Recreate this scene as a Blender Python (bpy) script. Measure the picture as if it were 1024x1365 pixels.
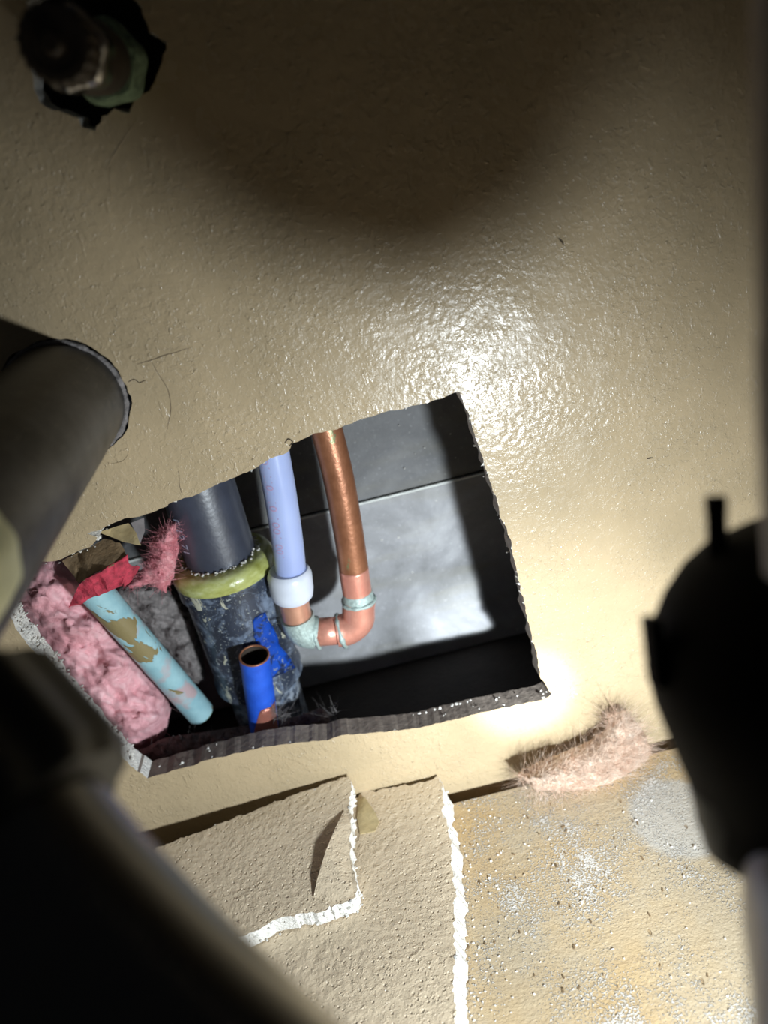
import bpy, bmesh, math, random
from mathutils import Vector, Matrix, noise
random.seed(7)
scene = bpy.context.scene
for o in list(bpy.data.objects): bpy.data.objects.remove(o)
COL = scene.collection

# ------------------------------------------------------------------ camera
F, CX, CY = 1025.0, 512.0, 682.5
PITCH, ROLL = math.radians(27), math.radians(14)
CAM = Vector((0, -0.32, 0))
FW = Vector((0, math.cos(PITCH), -math.sin(PITCH)))
_rt = Vector((1, 0, 0)); _up = _rt.cross(FW)
RR = _rt*math.cos(ROLL) - _up*math.sin(ROLL)
UU = _rt*math.sin(ROLL) + _up*math.cos(ROLL)
cd = bpy.data.cameras.new('camera'); cam = bpy.data.objects.new('camera', cd); COL.objects.link(cam)
cd.sensor_fit = 'HORIZONTAL'; cd.sensor_width = 36; cd.lens = 36*F/1024
cd.clip_start = 0.004; cd.clip_end = 20
cd.dof.use_dof = True; cd.dof.focus_distance = 0.365; cd.dof.aperture_fstop = 7.6
M = Matrix((RR, UU, -FW)).transposed().to_4x4(); M.translation = CAM
cam.matrix_world = M
scene.camera = cam

# ------------------------------------------------------------------ world, lamp, exposure
w = bpy.data.worlds.new('world'); scene.world = w; w.use_nodes = True
w.node_tree.nodes['Background'].inputs[0].default_value = (0.9, 0.95, 1, 1)
w.node_tree.nodes['Background'].inputs[1].default_value = 0.010
LAMP = Vector((0.104, -0.320, -0.224))
def spot(name, aim, power, size, blend, col=(0.85, 0.94, 1.0), rad=0.006):
    l = bpy.data.lights.new(name, 'SPOT'); l.energy = power; l.spot_size = math.radians(size); l.spot_blend = blend
    l.color = col; l.shadow_soft_size = rad
    o = bpy.data.objects.new(name, l); COL.objects.link(o); o.location = LAMP
    o.rotation_euler = (Vector(aim)-LAMP).to_track_quat('-Z', 'Y').to_euler()
    return o
spot('flashlight_spill', (-0.02, 0, -0.315), 5.6, 121, 1.0, rad=0.014)
spot('flashlight_corona', (0.045, 0, -0.292), 4.0, 44, 1.0, rad=0.008)
spot('flashlight_hotspot', (0.050, 0, -0.291), 12.0, 12, 1.0)
vs = scene.view_settings
vs.view_transform = 'Standard'; vs.look = 'None'; vs.gamma = 1; vs.use_curve_mapping = False; vs.exposure = 0.45

# ------------------------------------------------------------------ pixel -> place helpers
def ray(u, v): return FW + RR*((u-CX)/F) - UU*((v-CY)/F)
def Wy(u, v, y):
    k = ray(u, v); return CAM + k*((y-CAM.y)/k.y)
def Wz(u, v, z):
    k = ray(u, v); return CAM + k*((z-CAM.z)/k.z)
def Wt(u, v, t): return CAM + ray(u, v)*t
def nz(p, s, seed=0.0): return noise.noise(Vector(p)*s + Vector((seed, seed*1.7, -seed)))

# ------------------------------------------------------------------ materials
def lin(c): return tuple(((x/255)/12.92 if x/255 <= 0.04045 else ((x/255+0.055)/1.055)**2.4) for x in c) + (1,)
class NT:
    def __init__(s, name, rough=0.5, metal=0.0, spec=0.5):
        s.m = bpy.data.materials.new(name); s.m.use_nodes = True; s.t = s.m.node_tree; s.b = s.t.nodes['Principled BSDF']
        s.b.inputs['Roughness'].default_value = rough; s.b.inputs['Metallic'].default_value = metal
        s.b.inputs['Specular IOR Level'].default_value = spec
        s.tc = s.n('ShaderNodeTexCoord'); s.h = None
    def n(s, ty, **k):
        x = s.t.nodes.new(ty)
        for a, b in k.items(): setattr(x, a, b)
        return x
    def l(s, a, b): s.t.links.new(a, b)
    def vec(s, scale=(1, 1, 1), loc=(0, 0, 0), rot=(0, 0, 0)):
        m = s.n('ShaderNodeMapping'); m.inputs['Scale'].default_value = scale; m.inputs['Location'].default_value = loc
        m.inputs['Rotation'].default_value = rot
        s.l(s.tc.outputs['Object'], m.inputs['Vector']); return m.outputs[0]
    def noise(s, scale, detail=3, rough=0.5, vec=None, dist=0.0):
        x = s.n('ShaderNodeTexNoise'); x.inputs['Scale'].default_value = scale; x.inputs['Detail'].default_value = detail
        x.inputs['Roughness'].default_value = rough; x.inputs['Distortion'].default_value = dist
        s.l(vec or s.tc.outputs['Object'], x.inputs['Vector']); return x.outputs[0]
    def voro(s, scale, vec=None, feat='F1'):
        x = s.n('ShaderNodeTexVoronoi'); x.feature = feat; x.inputs['Scale'].default_value = scale
        s.l(vec or s.tc.outputs['Object'], x.inputs['Vector']); return x.outputs['Distance']
    def ramp(s, fac, stops, interp='LINEAR'):
        r = s.n('ShaderNodeValToRGB'); cr = r.color_ramp; cr.interpolation = interp
        while len(cr.elements) < len(stops): cr.elements.new(0.5)
        for e, (p, c) in zip(cr.elements, stops):
            e.position = p; e.color = c if isinstance(c, tuple) else (c, c, c, 1)
        s.l(fac, r.inputs[0]); return r.outputs[0]
    def mix(s, fac, a, b, mode='MIX'):
        x = s.n('ShaderNodeMix'); x.data_type = 'RGBA'; x.blend_type = mode
        for sock, v in ((x.inputs[0], fac), (x.inputs[6], a), (x.inputs[7], b)):
            if isinstance(v, (int, float)): sock.default_value = v
            elif isinstance(v, tuple): sock.default_value = v
            else: s.l(v, sock)
        return x.outputs[2]
    def math(s, op, a, b=0.0, c=0.0):
        x = s.n('ShaderNodeMath'); x.operation = op
        for i, v in enumerate((a, b, c)):
            if isinstance(v, (int, float)): x.inputs[i].default_value = v
            else: s.l(v, x.inputs[i])
        return x.outputs[0]
    def color(s, c):
        if isinstance(c, tuple): s.b.inputs['Base Color'].default_value = c
        else: s.l(c, s.b.inputs['Base Color'])
        return s
    def rough(s, r): s.l(r, s.b.inputs['Roughness']); return s
    def bump(s, h, dist, strength=1.0):
        b = s.n('ShaderNodeBump'); b.inputs['Distance'].default_value = dist; b.inputs['Strength'].default_value = strength
        s.l(h, b.inputs['Height'])
        if s.h: s.l(s.h, b.inputs['Normal'])
        s.h = b.outputs[0]; s.l(s.h, s.b.inputs['Normal']); return s
MAT = {}
def simple(name, rgb, rough=0.5, metal=0.0, var=0.25, vs_=120, bump=0.0, bs=400, spec=0.5):
    t = NT(name, rough, metal, spec); c = lin(rgb); d = tuple(x*(1-var) for x in c[:3])+(1,); e = tuple(min(1, x*(1+var)) for x in c[:3])+(1,)
    t.color(t.ramp(t.noise(vs_, 4, 0.6), [(0.3, d), (0.7, e)]))
    if bump: t.bump(t.noise(bs, 4, 0.6), bump)
    MAT[name] = t.m; return t

def make_paint(name, base, pits=0.0):
    t = NT(name, 0.27, 0.0, 0.45)
    a, b = lin(base), lin(tuple(int(x*0.93) for x in base))
    t.color(t.mix(t.ramp(t.noise(22, 4, 0.6), [(0.35, 0.0), (0.7, 1.0)]), a, b))
    # orange-peel paint: thin flat-topped islands with crisp rims, sparse runs and fine grain
    isl = t.ramp(t.noise(210, 4, 0.6, dist=0.5), [(0.46, 0.0), (0.50, 1.0), (0.56, 0.75)], 'EASE')
    where = t.ramp(t.noise(26, 3), [(0.36, 0.35), (0.58, 1.0)])
    dots = t.ramp(t.noise(430, 2, 0.5), [(0.60, 0.0), (0.74, 1.0)], 'EASE')
    drip = t.ramp(t.noise(240, 3, 0.6, vec=t.vec((1, 1, 0.35), rot=(0, 0.25, 0))), [(0.60, 0.0), (0.72, 1.0)], 'EASE')
    t.bump(t.math('MULTIPLY', isl, where), 0.00016, 0.7)
    t.bump(t.math('MULTIPLY', dots, where), 0.00028, 0.9)
    t.bump(drip, 0.00022, 0.8)
    t.bump(t.math('MULTIPLY', t.noise(330, 3, 0.5), where), 0.00055, 0.85)
    t.bump(t.noise(700, 2, 0.5), 0.00010, 0.7)
    t.bump(t.noise(60, 2, 0.5), 0.0006, 0.4)
    if pits:
        t.bump(t.ramp(t.voro(330), [(0.10, 0.0), (0.24, 1.0)]), 0.0006, pits)
        t.bump(t.noise(170, 5, 0.7), 0.0009, pits)
    t.rough(t.ramp(t.noise(90, 3), [(0.3, 0.20), (0.7, 0.31)]))
    MAT[name] = t.m
make_paint('tan_paint', (188, 167, 134))
make_paint('tan_paint_board', (228, 208, 178), pits=0.8)

t = simple('gypsum', (226, 222, 214), 0.9, var=0.12, vs_=300, bump=0.0012, bs=700)
t = simple('brown_edge', (122, 111, 101), 0.7, var=0.25, vs_=160, bump=0.0006, bs=300)
simple('paper_brown', (128, 106, 78), 0.85, var=0.3, vs_=160, bump=0.0005, bs=500)
simple('paper_cream', (196, 176, 132), 0.8, var=0.2, vs_=160, bump=0.0003, bs=500)
simple('paper_red', (172, 50, 68), 0.75, var=0.5, vs_=260, bump=0.0008, bs=600)
simple('plug_grey', (176, 172, 160), 0.7, var=0.2)
simple('paper_grey', (128, 122, 122), 0.8, var=0.2)
simple('wood_dark', (34, 27, 22), 0.85, var=0.35, vs_=90, bump=0.0008)
simple('dust_dark', (92, 74, 70), 0.95, var=0.4, vs_=260, bump=0.002, bs=500)
simple('dust_grey', (134, 128, 126), 0.95, var=0.45, vs_=180, bump=0.002, bs=420)
simple('grout', (222, 224, 218), 0.8, var=0.12)
simple('black_rubber', (50, 48, 48), 0.24, var=0.2, spec=1.0)
simple('nut_black', (16, 15, 15), 0.5, var=0.3)
simple('black_matte', (7, 7, 8), 0.75, var=0.2, spec=0.2)
simple('slate_plastic', (26, 34, 40), 0.45, var=0.2, spec=0.3)
simple('tube_grey', (216, 206, 196), 0.5, var=0.1)
simple('dark_bronze', (62, 54, 47), 0.5, var=0.2, spec=0.4)
simple('light_metal', (170, 172, 182), 0.35, metal=0.3, var=0.15)
simple('cream_plastic', (206, 202, 160), 0.42, var=0.06, vs_=40)
simple('pex_ring', (214, 220, 232), 0.35, var=0.05)
simple('solder', (168, 184, 178), 0.45, metal=0.2, var=0.25, vs_=500, bump=0.0006, bs=700)
simple('verdigris', (128, 150, 120), 0.85, var=0.4, vs_=350, bump=0.0015, bs=500)
simple('crack_dark', (78, 66, 52), 0.9, var=0.2)
simple('print_red', (190, 160, 196), 0.5, var=0.2, vs_=900)
simple('print_pale', (170, 184, 206), 0.5, var=0.2, vs_=700)
simple('chrome', (190, 190, 195), 0.16, metal=1.0, var=0.1)
t = NT('pink_wool', 0.95)
t.color(t.ramp(t.noise(75, 5, 0.7, dist=0.8), [(0.25, lin((180, 116, 120))), (0.5, lin((226, 168, 174))), (0.75, lin((240, 204, 206)))]))
t.bump(t.noise(110, 6, 0.7, dist=0.4), 0.0007, 0.6); MAT['pink_wool'] = t.m
t = NT('pink_bright', 0.95)
t.color(t.ramp(t.noise(120, 5, 0.7, dist=0.8), [(0.3, lin((220, 118, 130))), (0.5, lin((242, 158, 166))), (0.75, lin((250, 198, 200)))]))
t.bump(t.noise(300, 6, 0.75), 0.002, 0.9); MAT['pink_bright'] = t.m
t = NT('pink_peach', 0.95)
t.color(t.ramp(t.noise(100, 5, 0.7, dist=1.5), [(0.25, lin((224, 172, 140))), (0.46, lin((238, 206, 182))), (0.7, lin((246, 228, 210)))]))
t.bump(t.noise(240, 6, 0.75, dist=1.5), 0.003, 0.9); MAT['pink_peach'] = t.m

# plywood floor with white gypsum dust
t = NT('plywood', 0.55)
g = t.noise(60, 5, 0.6, vec=t.vec((0.12, 1.0, 1.0)), dist=0.4)
g2 = t.noise(420, 3, 0.6, vec=t.vec((0.05, 1.0, 1.0)))
wood = t.mix(t.ramp(g, [(0.3, 0.0), (0.7, 1.0)]), lin((204, 172, 120)), lin((190, 160, 114)))
wood = t.mix(t.math('MULTIPLY', t.ramp(g2, [(0.4, 0.0), (0.7, 1.0)]), 0.35), wood, lin((168, 132, 86)))
haze = t.ramp(t.noise(14, 4, 0.6), [(0.34, 0.1), (0.58, 0.9)])
wood = t.mix(haze, wood, lin((186, 170, 144)))
pn = t.noise(24, 6, 0.65, vec=t.vec((1, 1, 1), (0.31, 0.13, 0.0)), dist=0.6)
gn = t.noise(1100, 2, 0.6)
dust = t.ramp(t.math('ADD', gn, t.math('MULTIPLY', t.math('SUBTRACT', pn, 0.5), 1.1)), [(0.56, 0.0), (0.68, 0.9)])
DISC = Wz(905, 1088, -0.345)
sx = t.n('ShaderNodeSeparateXYZ'); t.l(t.tc.outputs['Object'], sx.inputs[0])
dd = t.math('SQRT', t.math('ADD', t.math('POWER', t.math('SUBTRACT', sx.outputs[0], DISC.x), 2.0), t.math('POWER', t.math('MULTIPLY', t.math('SUBTRACT', sx.outputs[1], DISC.y), 1.0), 2.0)))
dd = t.math('ADD', dd, t.math('MULTIPLY', t.noise(120, 3), 0.006))
disc = t.ramp(t.math('DIVIDE', dd, 0.05), [(0.50, 0.95), (0.58, 0.0)])
wood = t.mix(disc, wood, lin((190, 184, 174)))
pit = t.ramp(t.voro(130, vec=t.vec((1.0, 0.45, 1.0), rot=(0, 0, 0.2))), [(0.07, 1.0), (0.11, 0.0)])
wood = t.mix(t.math('MULTIPLY', pit, 0.5), wood, lin((146, 112, 66)))
wood = t.mix(dust, wood, lin((214, 210, 204)))
t.color(wood)
t.bump(t.noise(300, 5, 0.7, vec=t.vec((0.3, 1, 1))), 0.0005, 0.8)
t.bump(dust, 0.0008, 0.9); t.bump(pit, -0.0008, 0.6); t.bump(t.noise(700, 3, 0.6), 0.0005, 0.8)
MAT['plywood'] = t.m

# grey cement board
def cement(name, a, b, c3, warm):
    t = NT(name, 0.6)
    c = t.ramp(t.noise(17, 6, 0.62, dist=0.5), [(0.3, lin(a)), (0.5, lin(b)), (0.72, lin(c3))])
    c = t.mix(t.math('MULTIPLY', t.ramp(t.noise(420, 3, 0.7), [(0.6, 0.0), (0.72, 1.0)]), 0.35), c, lin((190, 190, 192)))
    c = t.mix(t.math('MULTIPLY', t.ramp(t.noise(30, 4, 0.6, vec=t.vec((0.35, 1, 1.6), (2, 0, 1))), [(0.5, 0.0), (0.68, 1.0)]), 0.4), c, lin(warm))
    t.color(c); t.bump(t.noise(150, 6, 0.7), 0.0008, 0.6); t.bump(t.noise(26, 3, 0.5, vec=t.vec((0.3, 1, 1))), 0.004, 0.6); MAT[name] = t.m
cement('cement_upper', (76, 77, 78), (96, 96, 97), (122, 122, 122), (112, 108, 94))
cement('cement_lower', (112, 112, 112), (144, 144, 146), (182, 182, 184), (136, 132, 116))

# black ABS
t = NT('abs_black', 0.36, 0.0, 0.9)
t.color(t.ramp(t.noise(60, 4), [(0.3, lin((50, 53, 64))), (0.7, lin((66, 70, 84)))]))
t.bump(t.noise(300, 3), 0.00015); MAT['abs_black'] = t.m
t = NT('abs_dusty', 0.45)
c = t.ramp(t.noise(60, 5, 0.65), [(0.35, lin((36, 34, 32))), (0.65, lin((74, 70, 66)))])
c = t.mix(t.math('MULTIPLY', t.ramp(t.noise(900, 3, 0.7, vec=t.vec((1, 0.15, 1))), [(0.58, 0.0), (0.7, 1.0)]), 0.3), c, lin((120, 110, 96)))
t.color(c); MAT['abs_dusty'] = t.m
t = NT('abs_splattered', 0.33)
c = t.ramp(t.noise(50, 4), [(0.3, lin((34, 38, 48))), (0.7, lin((58, 66, 82)))])
c = t.mix(t.math('MULTIPLY', t.ramp(t.noise(55, 6, 0.75, dist=0.7), [(0.50, 0.0), (0.62, 1.0)]), 0.75), c, lin((132, 146, 166)))
sp = t.ramp(t.noise(120, 4, 0.65, vec=t.vec((1.0, 1.0, 0.55), rot=(0, 0.5, 0)), dist=0.6), [(0.635, 0.0), (0.655, 1.0)])
c = t.mix(sp, c, lin((190, 188, 168)))
sp2 = t.ramp(t.noise(620, 3, 0.6), [(0.62, 0.0), (0.66, 1.0)])
c = t.mix(t.math('MULTIPLY', sp2, 0.8), c, lin((176, 182, 180)))
sz = t.n('ShaderNodeSeparateXYZ'); t.l(t.tc.outputs['Object'], sz.inputs[0])
rim = t.math('MULTIPLY', t.ramp(t.math('MULTIPLY', sz.outputs[2], 10.0), [(0.33, 1.0), (0.52, 0.0)]), t.ramp(t.noise(260, 4, 0.65), [(0.44, 0.0), (0.54, 1.0)]))
c = t.mix(t.math('MULTIPLY', rim, 0.75), c, lin((158, 166, 176)))
t.color(c); t.bump(sp, 0.0004); t.bump(sp2, 0.0003); t.bump(rim, 0.0005); MAT['abs_splattered'] = t.m
t = NT('blue_mottled', 0.4); c = t.ramp(t.noise(120, 3), [(0.3, lin((26, 84, 196))), (0.7, lin((38, 104, 224)))])
c = t.mix(t.ramp(t.noise(130, 5, 0.7, dist=0.5), [(0.50, 0.0), (0.58, 0.9)]), c, lin((50, 58, 74)))
c = t.mix(t.ramp(t.noise(520, 3, 0.6), [(0.60, 0.0), (0.64, 0.9)]), c, lin((170, 180, 190))); t.color(c); MAT['blue_mottled'] = t.m
t = NT('green_glue', 0.28)
t.color(t.ramp(t.noise(90, 4, 0.6, vec=t.vec((1, 1, 2.4))), [(0.3, lin((146, 148, 74))), (0.52, lin((178, 182, 112))), (0.75, lin((206, 210, 166)))]))
t.b.inputs['Subsurface Weight'].default_value = 0.2; t.b.inputs['Subsurface Radius'].default_value = (0.004, 0.004, 0.001)
t.bump(t.noise(160, 3), 0.0006); MAT['green_glue'] = t.m
t = NT('pex_plastic', 0.24)
t.color(t.ramp(t.noise(30, 2), [(0.3, lin((164, 178, 222))), (0.7, lin((180, 194, 234)))]))
t.b.inputs['Subsurface Weight'].default_value = 0.35; t.b.inputs['Subsurface Radius'].default_value = (0.005, 0.006, 0.009); MAT['pex_plastic'] = t.m
def copper(name, a, b, rough, green=0.5):
    t = NT(name, rough, 0.45)
    c = t.ramp(t.noise(90, 5, 0.65), [(0.3, lin(a)), (0.7, lin(b))])
    if green:
        gm = t.ramp(t.noise(110, 4, 0.6, vec=t.vec((1, 1, 0.7), (0.37, 0, 0.2))), [(0.66, 0.0), (0.69, 1.0)])
        c = t.mix(t.math('MULTIPLY', gm, green), c, lin((128, 134, 96)))
    t.color(c); t.bump(t.noise(260, 4, 0.6), 0.0004, 0.7); MAT[name] = t.m
copper('copper_aged', (142, 92, 64), (174, 118, 86), 0.38, 0.9)
copper('copper_fresh', (214, 140, 122), (230, 164, 142), 0.36, 0)
copper('copper_stub', (200, 146, 122), (216, 164, 138), 0.32, 0)
def worn(name, paint1, paint2, bare, thr, scale, vecscale, loc=(0, 0, 0), bare2=None, turn=0.0):
    t = NT(name, 0.45)
    c = t.ramp(t.noise(90, 4), [(0.3, lin(paint1)), (0.7, lin(paint2))])
    if bare2:
        c = t.mix(t.ramp(t.noise(45, 3, vec=t.vec((1, 1, 1), (0.4, 0.1, 0.9))), [(0.55, 0.0), (0.64, 0.85)]), c, lin(bare2))
    v0 = t.vec((1, 1, 1), loc, rot=(0, turn, 0)); mp = t.n('ShaderNodeMapping'); mp.inputs['Scale'].default_value = vecscale; t.l(v0, mp.inputs['Vector'])
    n = t.noise(scale, 4, 0.55, vec=mp.outputs[0], dist=0.3)
    m_ = t.ramp(n, [(thr, 0.0), (thr+0.015, 1.0)])
    c = t.mix(m_, c, lin(bare)); t.color(c)
    t.bump(m_, -0.0003); t.bump(t.noise(500, 3), 0.0002); MAT[name] = t.m
worn('pale_blue_worn', (134, 176, 186), (164, 202, 208), (136, 122, 84), 0.575, 75, (0.3, 1.0, 1.0), (0.1, 0.2, 0.05), bare2=(190, 156, 156), turn=-0.95)
worn('royal_blue_worn', (30, 78, 190), (44, 100, 220), (156, 108, 88), 0.70, 60, (1, 1, 1), (0.2, 0.5, 0.1))

# ------------------------------------------------------------------ mesh helpers
def link(name, bm, mats, parent=None, base=None, smooth=True, auto=None):
    """one bmesh (world coordinates) -> one mesh object; its origin sits at base (or at its parent's)"""
    b = base if base is not None else (parent['_b'] if parent is not None else None)
    b = Vector(b) if b is not None else Vector((0, 0, 0))
    bmesh.ops.recalc_face_normals(bm, faces=bm.faces[:])
    for v in bm.verts: v.co -= b
    me = bpy.data.meshes.new(name); 
    for f in bm.faces: f.smooth = smooth
    if auto is not None:
        for e in bm.edges:
            if len(e.link_faces) == 2 and e.calc_face_angle(0) > math.radians(auto): e.smooth = False
    bm.to_mesh(me); bm.free()
    for m in (mats if isinstance(mats, (list, tuple)) else [mats]): me.materials.append(MAT[m])
    o = bpy.data.objects.new(name, me); COL.objects.link(o)
    if parent is None: o.location = b
    else:
        o.parent = parent; o.location = b - Vector(parent['_b'])
    o['_b'] = tuple(b)
    return o
def tag(o, label, cat, group=None, kind=None):
    o['label'] = label; o['category'] = cat
    if group: o['group'] = group
    if kind: o['kind'] = kind
    return o
def thing(name, base, label, cat):
    o = bpy.data.objects.new(name, None); COL.objects.link(o); o.location = base; o.empty_display_size = 0.01
    o['_b'] = tuple(base); return tag(o, label, cat)
def smooth_path(pts, n=8):
    P = [Vector(p) for p in pts]; P = [P[0]*2-P[1]] + P + [P[-1]*2-P[-2]]; out = []
    for i in range(1, len(P)-2):
        p0, p1, p2, p3 = P[i-1:i+3]
        for k in range(n):
            t = k/n
            out.append(0.5*((2*p1)+(p2-p0)*t+(2*p0-5*p1+4*p2-p3)*t*t+(3*p1-p0-3*p2+p3)*t**3))
    out.append(P[-2]); return out
def frames(pts):
    T = []
    for i in range(len(pts)):
        a = pts[max(0, i-1)]; b = pts[min(len(pts)-1, i+1)]; T.append((b-a).normalized())
    ref = Vector((0, 0, 1)) if abs(T[0].z) < 0.9 else Vector((1, 0, 0))
    n = T[0].cross(ref).normalized(); out = []
    for i, t in enumerate(T):
        if i:
            n = (n - t*n.dot(t)).normalized()
        out.append((t, n, t.cross(n).normalized()))
    return out
def tube(bm, pts, r, seg=32, cap=True, inner=None, wob=0.0, seed=0):
    """tube along pts; r number or list; inner: wall radius -> open pipe ends"""
    pts = [Vector(p) for p in pts]; fr = frames(pts)
    rs = r if isinstance(r, (list, tuple)) else [r]*len(pts)
    rings = []
    for p, (t, n, b), rr in zip(pts, fr, rs):
        ring = []
        for k in range(seg):
            a = 2*math.pi*k/seg; d = n*math.cos(a)+b*math.sin(a)
            q = p + d*rr
            if wob: q = q + d*(wob*nz(q, 260, seed))
            ring.append(bm.verts.new(q))
        rings.append(ring)
    for A, B in zip(rings, rings[1:]):
        for k in range(seg): bm.faces.new((A[k], A[(k+1) % seg], B[(k+1) % seg], B[k]))
    if inner:
        for ring, p, (t, n, b), s in ((rings[0], pts[0], fr[0], 1), (rings[-1], pts[-1], fr[-1], -1)):
            R0 = [bm.verts.new(p+(n*math.cos(2*math.pi*k/seg)+b*math.sin(2*math.pi*k/seg))*inner) for k in range(seg)]
            R1 = [bm.verts.new(p+t*s*min(0.02, (pts[-1]-pts[0]).length*0.45)+(n*math.cos(2*math.pi*k/seg)+b*math.sin(2*math.pi*k/seg))*inner) for k in range(seg)]
            for k in range(seg):
                j = (k+1) % seg
                bm.faces.new((ring[k], ring[j], R0[j], R0[k])); bm.faces.new((R0[k], R0[j], R1[j], R1[k])).material_index = 1
            bm.faces.new(R1).material_index = 1
    elif cap:
        bm.faces.new(rings[0]); bm.faces.new(rings[-1])
    return rings
def lathe(bm, A, B, prof, seg=40, lobes=0, depth=0.0):
    """prof: (height 0..1 along A->B, radius) ; optional lobes = ribs or facets"""
    A, B = Vector(A), Vector(B); ax = B-A; t = ax.normalized()
    ref = Vector((0, 0, 1)) if abs(t.z) < 0.9 else Vector((1, 0, 0)); n = t.cross(ref).normalized(); b = t.cross(n)
    rings = []
    for h, r in prof:
        rings.append([bm.verts.new(A+ax*h+(n*math.cos(2*math.pi*k/seg)+b*math.sin(2*math.pi*k/seg))*(r*(1+depth*math.cos(lobes*2*math.pi*k/seg) if lobes else r and r))) if lobes else
                      bm.verts.new(A+ax*h+(n*math.cos(2*math.pi*k/seg)+b*math.sin(2*math.pi*k/seg))*r) for k in range(seg)])
    for P, Q in zip(rings, rings[1:]):
        for k in range(seg): bm.faces.new((P[k], P[(k+1) % seg], Q[(k+1) % seg], Q[k]))
    bm.faces.new(rings[0]); bm.faces.new(rings[-1])
def ring_at(bm, c, axis, r, minor, seg=40, ms=10, wob=0.0):
    axis = Vector(axis).normalized(); ref = Vector((0, 0, 1)) if abs(axis.z) < 0.9 else Vector((1, 0, 0))
    n = axis.cross(ref).normalized(); b = axis.cross(n); R = []
    for k in range(seg):
        a = 2*math.pi*k/seg; d = n*math.cos(a)+b*math.sin(a); row = []
        for j in range(ms):
            e = 2*math.pi*j/ms; m = minor*(1+wob*nz(Vector(c)+d*r, 300, 3))
            row.append(bm.verts.new(Vector(c)+d*(r+m*math.cos(e))+axis*(m*math.sin(e))))
        R.append(row)
    for k in range(seg):
        A, B = R[k], R[(k+1) % seg]
        for j in range(ms): bm.faces.new((A[j], A[(j+1) % ms], B[(j+1) % ms], B[j]))
def box(bm, lo, hi, mat=None):
    vs_ = [bm.verts.new((x, y, z)) for x in (lo[0], hi[0]) for y in (lo[1], hi[1]) for z in (lo[2], hi[2])]
    for f in ((0, 1, 3, 2), (4, 6, 7, 5), (0, 4, 5, 1), (2, 3, 7, 6), (0, 2, 6, 4), (1, 5, 7, 3)): bm.faces.new([vs_[i] for i in f])
def obox(bm, c, ax, ay, az):
    c, ax, ay, az = map(Vector, (c, ax, ay, az))
    vs_ = [bm.verts.new(c+ax*i+ay*j+az*k) for i in (-1, 1) for j in (-1, 1) for k in (-1, 1)]
    fs = [bm.faces.new([vs_[i] for i in f]) for f in ((0, 1, 3, 2), (4, 6, 7, 5), (0, 4, 5, 1), (2, 3, 7, 6), (0, 2, 6, 4), (1, 5, 7, 3))]
    return fs
def jag(poly, step=0.0018, amp=0.0006, closed=True, seed=1.0, freq=350):
    """resample a 3D loop and roughen it"""
    out = []; n = len(poly)
    for i in range(n if closed else n-1):
        a, b = Vector(poly[i]), Vector(poly[(i+1) % n]); k = max(1, int((b-a).length/step))
        for j in range(k):
            p = a.lerp(b, j/k)
            out.append(p + Vector((nz(p, freq, seed), 0, nz(p, freq, seed+9)))*amp*1.6)
    return out
def loop_edges(bm, pts):
    v = [bm.verts.new(p) for p in pts]
    return v, [bm.edges.new((v[i], v[(i+1) % len(v)])) for i in range(len(v))]
def plate(bm, loops, off, side_mat=1, offs=None, jig=None):
    """flat plate with holes: loops[0] outer; second skin offset by off; sides get side_mat"""
    F1, B1 = [], []
    ef, eb = [], []
    for i, L in enumerate(loops):
        v, e = loop_edges(bm, L); F1.append(v); ef += e
        v, e = loop_edges(bm, [(jig(p, i) if jig else p)+Vector(off) for p in L]); B1.append(v); eb += e
    r = bmesh.ops.triangle_fill(bm, use_beauty=True, use_dissolve=False, edges=ef)
    for g in r['geom']:
        if isinstance(g, bmesh.types.BMFace): g.material_index = 0
    r = bmesh.ops.triangle_fill(bm, use_beauty=True, use_dissolve=False, edges=eb)
    for g in r['geom']:
        if isinstance(g, bmesh.types.BMFace): g.material_index = side_mat
    for a, b in zip(F1, B1):
        for k in range(len(a)):
            j = (k+1) % len(a); f = bm.faces.new((a[k], a[j], b[j], b[k])); f.material_index = side_mat
def inside(u, v, poly):
    c = False; n = len(poly); j = n-1
    for i in range(n):
        xi, yi = poly[i]; xj, yj = poly[j]
        if (yi > v) != (yj > v) and u < (xj-xi)*(v-yi)/(yj-yi)+xi: c = not c
        j = i
    return c
def edge_dist(u, v, poly):
    d = 1e9; n = len(poly)
    for i in range(n):
        ax, ay = poly[i]; bx, by = poly[(i+1) % n]; dx, dy = bx-ax, by-ay
        t = max(0, min(1, ((u-ax)*dx+(v-ay)*dy)/(dx*dx+dy*dy+1e-9)))
        d = min(d, math.hypot(u-ax-t*dx, v-ay-t*dy))
    return d
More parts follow.
